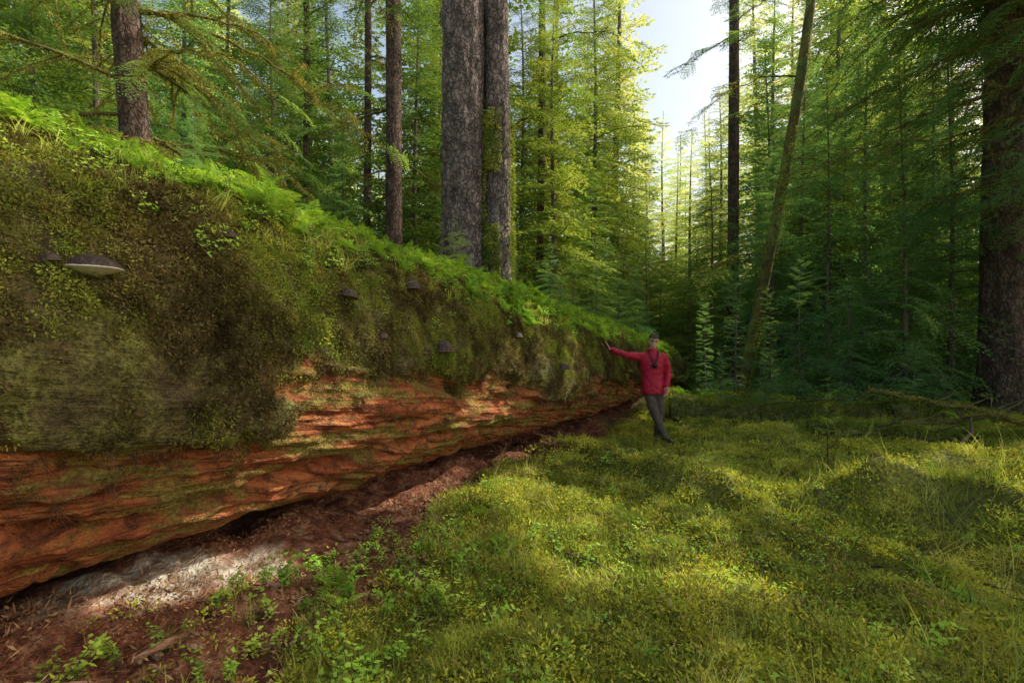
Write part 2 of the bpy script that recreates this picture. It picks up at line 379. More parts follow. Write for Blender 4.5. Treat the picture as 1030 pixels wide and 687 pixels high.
def spray(seed,nlat=24,wid=.34,leaf=.032,lw=.0095,droop=.22,gap=.12,step=.026,hang=0.):
    rs=np.random.default_rng(seed);g=[];st=Geo()
    def ax(t): return np.array([t*(1-.06*t),.03*math.sin(t*5+seed),-droop*t*t+.05*t])
    P=np.array([ax(t) for t in np.linspace(0,1,7)]);V,F=tube(P,np.linspace(.010,.002,7),3);st.add(V,F,0)
    for k in range(nlat):
        t=.08+.92*k/nlat
        for s in (-1,1):
            if rs.random()<gap: continue
            b=ax(t);ll=wid*(1-t)**.75*min(1,.35+t*2.2)*rs.uniform(.6,1.15)+.035
            an=s*rs.uniform(.75,1.15);dz=-.18-hang+rs.normal(0,.16)
            m_=max(2,int(ll/step));tt_=np.linspace(.05,1,m_)[:,None]
            pp=b+np.array([math.cos(an),math.sin(an),0])*ll*tt_+np.array([0,0,dz*ll])*tt_**1.6
            dirv=np.array([math.cos(an),math.sin(an),dz*.8])
            sd=np.array([-math.sin(an),math.cos(an),0])
            for q in (-1,1):
                d=dirv*.75+sd*q*.8+rs.normal(0,.2,(m_,3))
                g.append(leafq(pp,d,leaf*(1.15-.5*tt_[:,0])*rs.uniform(.7,1.25,m_),lw*1.0,rs,.5))
            g.append(leafq(pp[-1:],dirv[None],leaf,lw,rs,.3))
    return np.concatenate(g),st
def spray_set(seed0,k,**kw): return [spray(seed0+i,**kw) for i in range(k)]
SP=spray_set(100,4,nlat=22,wid=.40,step=.034,leaf=.042,lw=.014)
SPd=spray_set(150,4,nlat=20,wid=.42,step=.034,leaf=.044,lw=.016,droop=.42,hang=.25)
SPc=spray_set(200,4,nlat=15,step=.05,leaf=.070,lw=.026,wid=.44)
SPf=spray_set(220,3,nlat=10,step=.08,leaf=.12,lw=.05,wid=.46,gap=.2)

def rotm(az,pitch,roll=0):
    return np.array(Matrix.Rotation(az,3,'Z')@Matrix.Rotation(-pitch,3,'Y')@Matrix.Rotation(roll,3,'X'))
def tree_geo(seed,H,R0,Rmax,cb,nb,sprays,lean=0.,prof=.75,up0=-.25,up1=.45):
    rs=np.random.default_rng(seed);g=Geo()
    t=np.linspace(0,1,20);wob=np.stack([np.sin(t*3+seed)*.012*H*t+lean*H*t,np.cos(t*4+seed*2)*.012*H*t,t*H],1)
    V,F=tube(wob,R0*(1-.93*t)*(1+.5*np.exp(-t*H*2)),9);g.add(V,F,0)
    hs=cb+(1-cb)*(np.arange(nb)+rs.uniform(0,1,nb))/nb
    az=0
    for k,h in enumerate(hs):
        az+=2.4+rs.normal(0,.5)
        rel=(h-cb)/(1-cb)
        Lb=Rmax*(1-rel)**prof*min(1,.6+rel*4)*rs.uniform(.6,1.15)+.05*Rmax
        if vn(np.array([[h*9,math.cos(az)*1.3,math.sin(az)*1.3+seed]]),3)[0]<-.5: Lb*=.4
        p=np.array([np.interp(h,t,wob[:,c]) for c in range(3)])
        pt=up0+(up1-up0)*rel**1.2+rs.normal(0,.14)
        R=rotm(az,pt,rs.normal(0,.3))*Lb
        Q,st=sprays[rs.integers(len(sprays))]
        g.quads(Q@R.T+p,1)
        for v,f in zip(st.V,st.F): g.add(v@R.T+p,f,0)
    return g
TBg=[(tree_geo(300+i,14+i,.13,2.9,.05+.03*(i%3),165,SPc),[M_bark,mt]) for i,mt in enumerate([M_needle,M_needle_b,M_needle_y,M_needle])]
TB=[g.mesh("conifer_%d"%i,mm) for i,(g,mm) in enumerate(TBg)]
TSg=[(tree_geo(330+i,4.2,.03,1.45,.04,80,SP if i!=2 else SPc,up0=-.05,up1=.5),[M_bark,mt]) for i,mt in enumerate([M_needle_b,M_needle,M_needle_y])]
TS=[g.mesh("sapling_%d"%i,mm) for i,(g,mm) in enumerate(TSg)]
TMg=[(tree_geo(345+i,9,.07,2.5,.03,135,SPd,up0=.0,up1=.4),[M_bark,mt]) for i,mt in enumerate([M_needle_b,M_needle])]
TM=[g.mesh("hemlock_%d"%i,mm) for i,(g,mm) in enumerate(TMg)]
TF=[tree_geo(360+i,21,.22,3.6,.05,130,SPf).mesh("far_conifer_%d"%i,[M_bark,mt]) for i,mt in enumerate([M_needle_haze,M_needle,M_needle_y])]
# ------------------------------------------------------------------ sun direction and light gaps between the trees
el=math.radians(40);az=math.radians(76)   # from +Y towards +X
S=np.array([math.sin(az)*math.cos(el),math.cos(az)*math.cos(el),math.sin(el)])
shafts=[]
def lp(u,th): return log_surf(np.array([u]),np.array([th]))[0]
for u_,t_,r_ in ((4.7,2.1,.22),(5.0,2.0,.30),(5.3,1.85,.38),(5.6,1.7,.40),(5.9,1.5,.40),(6.2,1.25,.36),(6.4,1.0,.28),(6.9,1.85,.28),(7.1,1.6,.30),(7.3,1.35,.24)): shafts.append((lp(u_,t_),r_))
for a_,b_,c_ in ((.0,5.5,.30),(.2,5.15,.38),(.45,4.75,.45),(.7,4.35,.48),(.95,4.0,.48),(1.2,3.65,.42),(1.4,3.4,.34),
                 (2.0,5.2,.3),(2.45,5.15,.40),(3.1,5.05,.40),(3.6,5.0,.5),(4.1,4.95,.55),(4.6,5.0,.5),(5.2,5.2,.5),(4.1,4.2,.38),
                 (-2.6,3.2,.34),(-2.2,3.35,.34),(-1.8,3.55,.30),(-.55,4.95,.24),(6,6.5,.5),(3.4,10.8,.5),(4.8,9.6,.4),(1.9,7.2,.2),(2.7,12.6,.9),(5,13,.8),(1.5,6.1,.19),(3.0,7.6,.22)):
    shafts.append((np.array([a_,b_,.05]),c_))
def lit(Pw,extra):
    k=np.zeros(len(Pw),bool)
    for Tp,r_ in shafts:
        q=Pw-Tp;d2=(q*q).sum(1)-(q@S)**2;k|=d2<(r_+extra)**2
    return k
def gz(x,y): return float(gh(np.array([float(x)]),np.array([float(y)]))[0])
def pxx(px,d): return (px-512)/512*d
def place(name,lst,glst,v,x,y,s=1):
    rz=rng.uniform(0,6.28);sz=s*rng.uniform(.92,1.1);z=gz(x,y)-.05
    if x>1.5 and s>.35:
        V,F,Mi=glst[v][0].arrays();R=np.array(Matrix.Rotation(rz,3,'Z'))
        V=(V*np.array([s,s,sz]))@R.T+np.array([x,y,z])
        c=V[F].mean(1);k=~(lit(c,.12)&(np.hypot(c[:,0]-x,c[:,1]-y)>.3*s))
        if k.mean()<.9995:
            F=F[k];Mi=Mi[k];used=np.unique(F);mp=np.zeros(len(V),np.int64);mp[used]=np.arange(len(used))
            return add_obj(name,mk_mesh(name,V[used]-np.array([x,y,z]),mp[F],Mi,glst[v][1]),loc=(x,y,z))
    o=add_obj(name,lst[v],loc=(x,y,z));o.rotation_euler=(0,0,rz);o.scale=(s,s,sz);return o

# ------------------------------------------------------------------ large trunks
def barkdisp(seed,amp=.05,flare=.5,fh=.5):
    def f(m,n,th,P):
        TH=np.tile(th,(m,1));Z=np.repeat(P[:,2:3],n,1)
        q=np.stack([np.cos(TH)*5+seed,np.sin(TH)*5,Z*3.0],-1).reshape(-1,3)
        a=fbm(q,3,seed).reshape(m,n);q2=q*np.array([.25,.25,.12]);b_=fbm(q2,2,seed+9).reshape(m,n)
        fl=1+flare*np.exp(-np.maximum(Z-Z.min(),0)/fh)*(1+.5*np.sin(TH*5+seed))
        return (1+amp*a*1.5+.10*b_)*fl
    return f
def trunk(g,base,top,r0,r1,seed,mi=0,amp=.05,n=64,m=220,flare=.5,bend=0):
    t=np.linspace(0,1,m)[:,None];base=np.array(base,float);top=np.array(top,float)
    P=base+(top-base)*t+np.concatenate([np.sin(t*3.1)*bend,t*0,t*0],1)
    V,F=tube(P,(r0+(r1-r0)*t[:,0]),n,barkdisp(seed,amp,flare));g.add(V,F,mi)
    return P
def limb(g,start,az,pitch,L,r0,rs,droop=.5,mi=0,moss=True,mm=2,twigs=8,sprays=None,sm=1,mossn=1.0):
    n=16;t=np.linspace(0,1,n)[:,None]
    d=np.array([math.cos(az)*math.cos(pitch),math.sin(az)*math.cos(pitch),math.sin(pitch)])
    P=np.array(start)+d*L*t+np.array([0,0,-droop*L])*t**2+np.cumsum(rs.normal(0,.018*L,(n,3)),0)*t
    V,F=tube(P,r0*(1-.85*t[:,0]),6);g.add(V,F,mi)
    paths=[(P,r0)]
    for k in range(twigs):
        i0=rs.integers(3,n-1);a2=az+rs.choice([-1,1])*rs.uniform(.4,1.2);l2=L*rs.uniform(.15,.45);m_=8;t2=np.linspace(0,1,m_)[:,None]
        d2=np.array([math.cos(a2),math.sin(a2),rs.uniform(-.5,.1)])
        P2=P[i0]+d2*l2*t2+np.array([0,0,-.4*l2])*t2**2+np.cumsum(rs.normal(0,.02*l2,(m_,3)),0)
        V,F=tube(P2,r0*.35*(1-.8*t2[:,0]),4);g.add(V,F,mi);paths.append((P2,r0*.4))
        if sprays is not None and rs.random()<.7:
            Q,st=sprays[rs.integers(len(sprays))];R=rotm(a2,-.35,rs.normal(0,.3))*rs.uniform(.5,1.)*sm
            g.quads(Q@R.T+P2[-1],3)
    if moss:
        for (PP,rr) in paths:
            seglen=np.linalg.norm(PP[-1]-PP[0]);k=int(seglen*150*mossn)
            if k<2: continue
            f=rs.uniform(0,len(PP)-1.01,k);i0=f.astype(int);pp=PP[i0]+(PP[i0+1]-PP[i0])*(f-i0)[:,None]
            pp+=rs.normal(0,rr*.6+.008,(k,3))
            dd=rs.normal(0,.6,(k,3));dd[:,2]-=rs.uniform(0,1.6,k)
            g.quads(leafq(pp,dd,rs.uniform(.02,.09,k),rs.uniform(.008,.022,k),rs,1),mm)
MT=[M_bark_big,M_bark_moss,M_mossg,M_needle]
def mossskin(g,P,r,rs,k,h0,h1,side=-1.57,sp=1.2,mi=2,lift=1.1,thr=-.1):
    f=rs.uniform(0,1,k);z=h0+(h1-h0)*f**1.5;a=side+rs.normal(0,sp,k)
    keep=vn(np.stack([np.cos(a)*2,np.sin(a)*2,z*1.1],1),77)>thr+.5*f
    z=z[keep];a=a[keep];k=len(z);c=np.stack([np.interp(z,P[:,2],P[:,i]) for i in range(3)],1)
    dirs=np.stack([np.cos(a),np.sin(a),0*a],1);pp=c+dirs*(r*lift)
    g.quads(leafq(pp,dirs+rs.normal(0,.5,(k,3))-np.array([0,0,.5]),rs.uniform(.03,.09,k),rs.uniform(.015,.035,k),rs,1),mi)
KL=lambda c,M: ~((M>=1)&lit(c,.12))
d=10.4;rs=np.random.default_rng(1)
g=Geo();xa=pxx(464,d);xb=pxx(499,d+.1)
Pa=trunk(g,(xa,d,0),(xa-.05,d,26),.48,.30,3,0,.07,n=140,m=1200)
Pb=trunk(g,(xb+.0,d-.05,0),(xb-.15,d+.2,24),.28,.18,5,0,.07,n=100,m=1000)
mossskin(g,Pa,.46,rs,9000,1.5,4.6,-1.0,.8,2,1.14,-.3);mossskin(g,Pb,.28,rs,16000,1.5,6.2,-1.9,.9,2,1.2,-.5)
for k in range(12):
    limb(g,(xa,d,rs.uniform(10,22)),rs.uniform(0,6.28),.1,rs.uniform(2,3.5),.05,rs,.35,0,False,sprays=SPc,sm=1.6,twigs=10)
ob=add_obj("spruce_tree",g.mesh("spruce",MT,True))
g=Geo();d=8.2;xl=pxx(150,d)
P=trunk(g,(xl,d,.3),(xl-.9,d,12.5),.23,.17,9,0,.06,n=64,m=500,bend=.1)
MT2=[M_bark_red,M_bark_moss,M_mosso,M_needle]
for k in range(30):
    h=rs.uniform(3.0,8.5);c=[np.interp(h,P[:,2],P[:,i]) for i in range(3)]
    limb(g,c,rs.uniform(0,6.28),rs.uniform(-.1,.45),rs.uniform(1.6,3.8),.034,rs,.45,1,True,sprays=SPd,sm=.8,twigs=10,mossn=1.6)
add_obj("hemlock_tree",g.mesh("hemlock",MT2,True))
def trunk_tree(name,px,d,dia,lean=0,H=22,seed=1,mats=MT2,nl=10,h0=5,moss=False,dy=0,bend=.12):
    rs=np.random.default_rng(seed);g=Geo();x0=pxx(px,d);z0=gz(x0,d)-.1
    P=trunk(g,(x0,d,z0),(x0+lean*H,d+dy,H),dia/2,dia/3.4,seed,1 if moss else 0,.06,n=32,m=200,bend=bend,flare=.35)
    for k in range(nl):
        h=rs.uniform(h0,H*.8);c=[np.interp(h,P[:,2],P[:,i]) for i in range(3)]
        limb(g,c,rs.uniform(0,6.28),rs.uniform(-.2,.3),rs.uniform(1.2,2.8),.03,rs,.3,1,True,sprays=SPc,sm=1.3,twigs=7,mossn=.35)
    if moss: mossskin(g,P,dia/2,rs,6000,z0,H*.7,-1.2,1.2)
    return add_obj(name,g.mesh(name,mats,True,KL if (x0>1 and not moss) else None))
trunk_tree("hemlock_tree",393,12.5,.44,-.012,22,11,MT2,12,4)
trunk_tree("hemlock_tree",364,15,.24,0,20,12,MT2,12,3)
trunk_tree("hemlock_tree",303,17,.24,0,20,13,MT2,12,3)
trunk_tree("hemlock_tree",538,15,.24,0,22,15,MT2,8,4)
trunk_tree("spruce_tree",731,20,.46,0,26,16,MT2,14,4)
trunk_tree("spruce_tree",738,14.5,.32,.13,22,17,[M_bark,M_bark_moss,M_moss,M_needle_y],12,4,True,bend=.6)
trunk_tree("spruce_tree",1002,11.0,.85,-.0,22,18,MT2,16,4.5)

# ------------------------------------------------------------------ foliage trees
for px,dd,v,s in [(-60,9.5,0,.8),(30,12,0,.95),(95,14,3,1),(180,12.5,1,.8),(225,17,3,1.05),(275,13,0,.8),(330,17,3,1),(345,12.2,1,.42),(415,15,0,.85),(445,20,2,1.1),(520,19,2,.95),(556,14.5,2,.8),(592,19,2,1.0),(618,27,2,1.1),
                   (770,22,1,.95),(905,18,0,.95),(1030,14.5,1,.8),(1150,12.5,1,.85)]:
    place("conifer_tree",TB,TBg,v,pxx(px,dd),dd,s)
for px,dd,v,s in [(775,15.5,0,.95),(826,12.6,0,.95),(868,14,0,1.15),(905,11.5,0,.85),(950,12.5,0,1.1),(710,18,1,.9),(130,10.8,1,.7),(250,11.5,1,.75),(590,15,1,.7),(845,17,1,1.3),(930,16,0,1.3),(800,17,0,1.25),(985,14,0,1.2)]:
    place("hemlock_tree",TM,TMg,v,pxx(px,dd),dd,s)
for px,dd,v,s in [(705,13.5,0,.75),(735,12.5,0,.9),(770,13.5,1,.8),(800,12.0,0,.9),(850,11.5,0,.7),(890,12.5,1,1.0),(690,17,2,1.0),(660,20,2,1.1),(640,16,1,.8),(610,15,1,.9),
                   (765,10.9,0,.4),(915,10.6,0,.4),(310,10.8,1,.6),(420,12,1,.65),(560,13,2,.7),(735,24,2,1.2),(830,22,2,1.2),(590,13,0,.6),(875,16,2,1.1),(925,17,2,1.1),(790,18,2,1.1),(985,15,2,1.1),(720,11.6,0,.36),(840,10.9,0,.38)]:
    place("hemlock_sapling",TS,TSg,v,pxx(px,dd),dd,s)
g0=tree_geo(399,1.25,.009,.42,.15,18,SP,up0=.3,up1=.9).mesh("young_sapling",[M_bark_red,M_needle_y])
o=add_obj("young_sapling",g0,loc=(pxx(828,6.3),6.3,gz(pxx(828,6.3),6.3)))
# overhanging boughs of a tree just right of the view
g=Geo();rs=np.random.default_rng(71)
P=trunk(g,(10.2,8.9,-.1),(10.3,8.9,15),.22,.12,31,0,.06,n=32,m=200)
for k in range(42):
    h=rs.uniform(4.2,11);c=[np.interp(h,P[:,2],P[:,i]) for i in range(3)];a=rs.uniform(1.9,4.3) if k%3 else rs.uniform(0,6.28)
    L_=rs.uniform(2.0,4.2);limb(g,c,a,rs.uniform(-.05,.2),L_,.03,rs,.22,1,True,sprays=SPd,sm=1.25,twigs=17,mossn=.25)
add_obj("hemlock_tree",g.mesh("hemlock_boughs",[M_bark_red,M_bark_moss,M_mosso,M_needle_b],True,KL))
Pn=[];Sx=[];Ix=[];tries=0
def clear_of_sun(X_,Y_,H,Rc):
    for Tp,r_ in shafts:
        hd=np.array([X_,Y_])-Tp[:2];t_=hd@S[:2]/(S[:2]@S[:2]);z_=Tp[2]+t_*S[2];dd=np.linalg.norm(hd-S[:2]*t_)
        if 0<z_<H and dd<Rc*(1-z_/H)**.7+.7: return False
    return True
while len(Pn)<190 and tries<9000:
    tries+=1
    a=rng.uniform(-1.2,1.3);r=rng.uniform(22,65)
    X_=r*math.sin(a);Y_=r*math.cos(a)
    if Y_<3: continue
    px=512+512*X_/Y_
    gap=625<px<725
    if gap and r<40: continue
    s_=rng.uniform(.7,1.25)*(.7 if gap else 1)
    if not clear_of_sun(X_,Y_,21*s_+3,3.8*s_): continue
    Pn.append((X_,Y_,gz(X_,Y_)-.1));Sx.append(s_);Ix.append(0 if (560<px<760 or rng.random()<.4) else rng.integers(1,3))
for px,dd,s_ in ((648,38,.78),(664,46,1.0),(690,37,.72),(706,43,.95),(640,52,1.15),(678,60,1.2),(720,34,.8),(632,33,.8)):
    Pn.append((pxx(px,dd),dd,gz(pxx(px,dd),dd)-.1));Sx.append(s_);Ix.append(0)
nP=len(Pn)
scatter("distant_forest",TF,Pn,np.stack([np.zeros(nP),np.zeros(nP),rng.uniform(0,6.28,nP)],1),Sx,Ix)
Pn=[]
for k in range(240):
    a=rng.uniform(-1.1,1.1);r=rng.uniform(18,45);Pn.append((r*math.sin(a),r*math.cos(a),gz(r*math.sin(a),r*math.cos(a))-.1))
nP=len(Pn);scatter("distant_understory",[TS[2],TS[1]],Pn,np.stack([np.zeros(nP),np.zeros(nP),rng.uniform(0,6.28,nP)],1),rng.uniform(.6,1.6,nP),rng.integers(0,2,nP))

# foliage added mostly out of view to shade the clearing, cut along sun shafts
n=3300
Gp=np.stack([rng.uniform(-4.5,8,n),rng.uniform(.0,11.5,n)],1);zc=rng.uniform(9.,13,n)
uq=logq(Gp[:,0],Gp[:,1]);k=uq[1]>-1.5;Gp=Gp[k];zc=zc[k];n=len(zc)
Pc=np.stack([Gp[:,0],Gp[:,1],0*zc],1)+S*(zc/S[2])[:,None]
azz=rng.uniform(0,6.28,n);sc_=rng.uniform(1.2,2.0,n);rx=rng.normal(0,.2,n);ry=rng.normal(.2,.2,n);ii=rng.integers(0,3,n)
cen=Pc+np.stack([np.cos(azz),np.sin(azz),0*azz-.1],1)*(sc_*.5)[:,None]
near=np.zeros(n,bool)
for Tp,r_ in shafts: near|=np.linalg.norm(np.cross(cen-Tp,S),axis=1)<r_+sc_*.68
g=Geo()
for k in np.where(near)[0]:
    R=np.array(Matrix.Rotation(azz[k],3,'Z')@Matrix.Rotation(ry[k],3,'Y')@Matrix.Rotation(rx[k],3,'X'))*sc_[k]
    Q,st=SPc[ii[k]];Q=Q@R.T+Pc[k];kk=~lit(Q.mean(1),.05)
    if kk.any(): g.quads(Q[kk],1)
canopy=empty("shade_canopy")
add_obj("shade_boughs_cut",g.mesh("shade_boughs_cut",[M_bark,M_needle]),canopy)
f=~near
def spray_mesh(k,mat):
    g=Geo();Q,st=SPc[k];g.quads(Q,1)
    for v,f in zip(st.V,st.F): g.add(v,f,0)
    return g.mesh("spray",[M_bark,mat])
o=scatter("boughs",[spray_mesh(k,M_needle) for k in range(3)],Pc[f],np.stack([rx[f],ry[f],azz[f]],1),sc_[f],ii[f]);o.parent=canopy
for X_,Y_ in ((15.5,3.4),(20,12)):
    trunk_tree("spruce_tree",512+512*X_/Y_,Y_,.5,0,16,int(X_*3+Y_),MT2,8,8)
# ------------------------------------------------------------------ ground cover
def ground_pts(n,rmin,rmax,pw=1.0,amax=1.25):
    r=rmin+(rmax-rmin)*rng.uniform(0,1,n)**pw;a=rng.uniform(-amax,amax,n);return r*np.sin(a),r*np.cos(a),r
def ground_scatter(name,protos,n,rmin,rmax,s0,fun,pw=1.2,grow=.04,tilt=.15,dz=0.):
    x,y,r=ground_pts(n,rmin,rmax,pw);u,q=logq(x,y)
    p=fun(x,y,r,u,q);k=(rng.uniform(0,1,n)<p);x=x[k];y=y[k];r=r[k];n=len(x);z=gh(x,y)+dz
    R=np.stack([rng.normal(0,tilt,n),rng.normal(0,tilt,n),rng.uniform(0,6.28,n)],1)
    scatter(name,protos,np.stack([x,y,z],1),R,s0*(1+grow*r)*rng.uniform(.6,1.3,n),rng.integers(0,len(protos),n))
def nz(x,y,s,seed): return fbm(np.stack([x*s,y*s,x*0],1),3,seed)
mossP=[clump(1,80,.095,.022,.010,M_moss,.35,.6),clump(2,80,.095,.020,.009,M_moss,.35,.6),clump(3,80,.09,.022,.009,M_mossg,.5,.7),clump(4,60,.09,.022,.009,M_mosso,.5,.7)]
ground_scatter("ground_moss",mossP,30000,1.8,20,1.0,lambda x,y,r,u,q:(q>.75)*(1-soilm(x,y)*.93)*sstep(-.6,.2,nz(x,y,.9,201)+.18),pw=1.15,grow=.08)
grP=[tuft(10,22,.085,.06,M_grass,.002),tuft(11,18,.13,.07,M_grass,.002),tuft(12,24,.06,.06,M_grass,.002)]
ground_scatter("grass",grP,25000,1.8,18,1.0,lambda x,y,r,u,q:(q>.9)*(1-soilm(x,y)*.92)*sstep(-.2,.25,nz(x,y,.8,210)+.03),pw=1.15,grow=.05,tilt=.3)
tallP=[tuft(15,9,.36,.05,M_grass,.0018),tuft(16,7,.28,.04,M_grass,.002)]
ground_scatter("tall_grass",tallP,3600,2.0,16,1.0,lambda x,y,r,u,q:(q>1.6)*(1-soilm(x,y))*sstep(-.15,.35,nz(x,y,.6,214)),pw=1.1,grow=.02,tilt=.35)
clP=[leafy(20,5,.06,.022,M_leaf,True),leafy(21,6,.07,.020,M_leaf,True)]
ground_scatter("clover",clP,8000,1.8,13,1.0,lambda x,y,r,u,q:(q>.9)*(1-soilm(x,y)*.8)*sstep(-.1,.5,nz(x,y,1.1,220)),pw=1.1,grow=.04)
shP=[leafy(25,6,.20,.036,M_leaf),leafy(26,5,.15,.032,M_leaf)]
ground_scatter("leafy_seedling",shP,3200,2.0,12,1.0,lambda x,y,r,u,q:(q>1.0)*np.clip(1.0*np.exp(-(((x+.95)/.75)**2+((y-3.6)/1.2)**2))+.05+.12*soilm(x,y),0,1),pw=1.0,grow=.0)
litP=[clump(30,26,.12,.03,.014,M_litter,.15),clump(31,22,.13,.05,.008,M_litter,.1)]
ground_scatter("leaf_litter",litP,6500,1.8,14,1.0,lambda x,y,r,u,q:(q>.4)*np.clip(soilm(x,y)*.6+.06+.45*sstep(.15,.5,nz(x,y,.9,226)),0,1),pw=1.2,grow=.02,tilt=.1)
fnP=[fern(40,9,.30,M_fern),fern(41,8,.26,M_fern),fern(42,11,.34,M_fern)]
ground_scatter("fern_patch",fnP,2200,8.5,26,1.3,lambda x,y,r,u,q:((q>1.3)|(q<-1.6))*sstep(-.1,.4,nz(x,y,.5,230))*sstep(8,14,r),pw=1.2,grow=.02)
ground_scatter("fern_patch",fnP,80,3.2,9,.6,lambda x,y,r,u,q:(q>1.4)*(.2+soilm(x,y)),pw=1.2,grow=.0)

# ------------------------------------------------------------------ log moss and ferns
def logscatter(name,protos,n,u0,u1,t0,t1,s0,prob,pick,lift=0.,upmix=0.,upw=1.25):
    u=u0+(u1-u0)*rng.uniform(0,1,n)**upw;th=rng.uniform(t0,t1,n)
    k=rng.uniform(0,1,n)<prob(u,th);u=u[k];th=th[k];n=len(u)
    p=log_surf(u,th);pu=log_surf(u+.03,th);pt=log_surf(u,th+.03)
    nr=np.cross(pu-p,pt-p);nr/=np.linalg.norm(nr,axis=1)[:,None]+1e-9
    rad=np.cos(th)[:,None]*np.array([0,0,1.])-np.sin(th)[:,None]*nn
    nr*=np.sign((nr*rad).sum(1))[:,None];nr=nr+rad*.6;nr/=np.linalg.norm(nr,axis=1)[:,None]
    nr2=nr*(1-upmix)+np.array([0,0,1.])*upmix
    scatter(name,protos,p+nr*lift,euler_from_normal(nr2,rng.uniform(0,6.28,n)),s0*rng.uniform(.5,1.5,n),pick(u,th,n))
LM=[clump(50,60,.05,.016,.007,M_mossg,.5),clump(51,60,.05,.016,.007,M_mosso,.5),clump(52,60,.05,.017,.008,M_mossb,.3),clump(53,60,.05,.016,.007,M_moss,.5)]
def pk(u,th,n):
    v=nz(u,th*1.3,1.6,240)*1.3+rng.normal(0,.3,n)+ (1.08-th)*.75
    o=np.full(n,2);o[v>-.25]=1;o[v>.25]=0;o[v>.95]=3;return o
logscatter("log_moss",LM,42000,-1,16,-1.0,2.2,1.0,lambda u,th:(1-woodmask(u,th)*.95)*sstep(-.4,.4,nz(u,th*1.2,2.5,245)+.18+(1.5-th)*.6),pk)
def pf(u,th): return np.clip(sstep(1.05,.4,th+nz(u,th,.9,250)*.45)+.012*(th<1.6)*(nz(u,th,1.3,252)>0),0,1)
lf=[fern(60,7,.15,M_fern,.3),fern(61,6,.18,M_fern,.4),fern(62,8,.12,M_fern,.2)]
logscatter("log_ferns",lf,6200,-1.5,16,-.9,1.6,1.0,pf,lambda u,th,n:rng.integers(0,3,n),0,.35,1.1)
logscatter("crest_ferns",lf,900,2.5,16,-.6,.75,1.5,lambda u,th:sstep(-.1,.3,nz(u,th,.5,255)),lambda u,th,n:rng.integers(0,3,n),0,.5,1.0)
lg=[tuft(70,16,.12,.05,M_grass,.002),leafy(71,6,.10,.02,M_leaf)]
logscatter("log_sprouts",lg,7000,-1,16,-.9,1.5,1.0,lambda u,th:sstep(1.3,.5,th),lambda u,th,n:rng.integers(0,2,n),0,.4)
M_root=solid_mat("rootlets",[(.06,.03,.015),(.14,.08,.04)],8,.9,0)
rp=[tuft(75,10,.14,.05,M_root,.002)]
n=2400;u=rng.uniform(.3,9,n);th=rng.uniform(1.5,2.3,n);w=woodmask(u,th);k=(w>.15)&(w<.85);u=u[k];th=th[k];p=log_surf(u,th)
scatter("hanging_rootlets",rp,p,np.stack([np.full(len(p),math.pi)+rng.normal(0,.2,len(p)),rng.normal(0,.2,len(p)),rng.uniform(0,6,len(p))],1),rng.uniform(.5,1.2,len(p)),np.zeros(len(p)))
for u_,s_ in ((5.9,.28),(8.6,.40),(9.6,.45),(10.8,.5),(12.2,.55),(13.5,.6),(7.4,.3),(2.6,.25)):
    p=lp(u_,.1);o=add_obj("hemlock_sapling",TS[int(u_*7)%2],loc=p-np.array([0,0,.03]));o.scale=(s_*.75,)*3;o.rotation_euler=(0,0,u_*9)

# ------------------------------------------------------------------ bracket fungi
M_fungus=solid_mat("fungus_cap",[(.02,.014,.012),(.05,.032,.024),(.11,.07,.05)],30,.6,.5)
M_fpore=solid_mat("fungus_pore",[(.6,.52,.42),(.75,.68,.56)],30,.7,.2)
M_fpore2=solid_mat("fungus_pore_brown",[(.08,.055,.04),(.18,.13,.10)],30,.7,.2)
def fungus(u,th,s,hoof,pale):
    p=lp(u,th);n_=18;g=Geo()
    a=np.linspace(0,math.pi,n_);rr=np.linspace(0,1,8)
    for side,mi in ((1,0),(-1,1)):
        V=[];
        for r in rr:
            for t in a:
                z=(hoof*(1-r**2)**.6 + .04*math.sin(r*20)*(1-r)) if side>0 else -(.32 if pale else .15)*(1-r**1.5)
                V.append((math.cos(t)*r*(1+.05*math.sin(t*5)),math.sin(t)*r*.95,z+(.06 if side>0 else 0)))
        F=[[ (i*n_+j),(i*n_+j+1),((i+1)*n_+j+1),((i+1)*n_+j)] for i in range(7) for j in range(n_-1)]
        g.add(np.array(V)*s,np.array(F),mi)
    top=[(math.cos(t)*(1+.05*math.sin(t*5)),math.sin(t)*.95,.06) for t in a];bot=[(v[0],v[1],0) for v in top];mid=[(v[0]*1.05,v[1]*1.05,.03) for v in top]
    V=np.array(top+mid+bot)*s;F=[[r*n_+j,r*n_+j+1,(r+1)*n_+j+1,(r+1)*n_+j] for r in range(2) for j in range(n_-1)]
    g.add(V,np.array(F),1)
    o=add_obj("bracket_fungus",g.mesh("fungus",[M_fungus,M_fpore if pale else M_fpore2],True),loc=p-nn*.015)
    o.rotation_euler=(0,rng.normal(0,.08),math.atan2(-nn[1],-nn[0])-math.pi/2)
def find(px,py):
    X_=(px-512)/512;Z_=(341-py)/512
    q=LP-Cc;ok=(q[:,1]>.3);e=(q[:,0]/np.where(ok,q[:,1],1)-X_)**2+(q[:,2]/np.where(ok,q[:,1],1)-Z_)**2+(~ok)*9
    dd=np.linalg.norm(q,axis=1);c=np.where(e<(4/512)**2)[0]
    if len(c)==0:c=np.array([e.argmin()])
    k=c[dd[c].argmin()];return U.ravel()[k],T.ravel()[k]
for px,py,s,hf,pl in ((92,266,.115,.5,1),(350,296,.075,.9,0),(413,286,.085,.9,0),(445,352,.10,1.0,0),(384,338,.06,.9,0),(565,367,.11,.7,0),(48,258,.04,.8,0),(230,235,.05,.8,0),(520,335,.07,.8,0)):
    u_,t_=find(px,py);fungus(u_,t_,s,hf,pl)

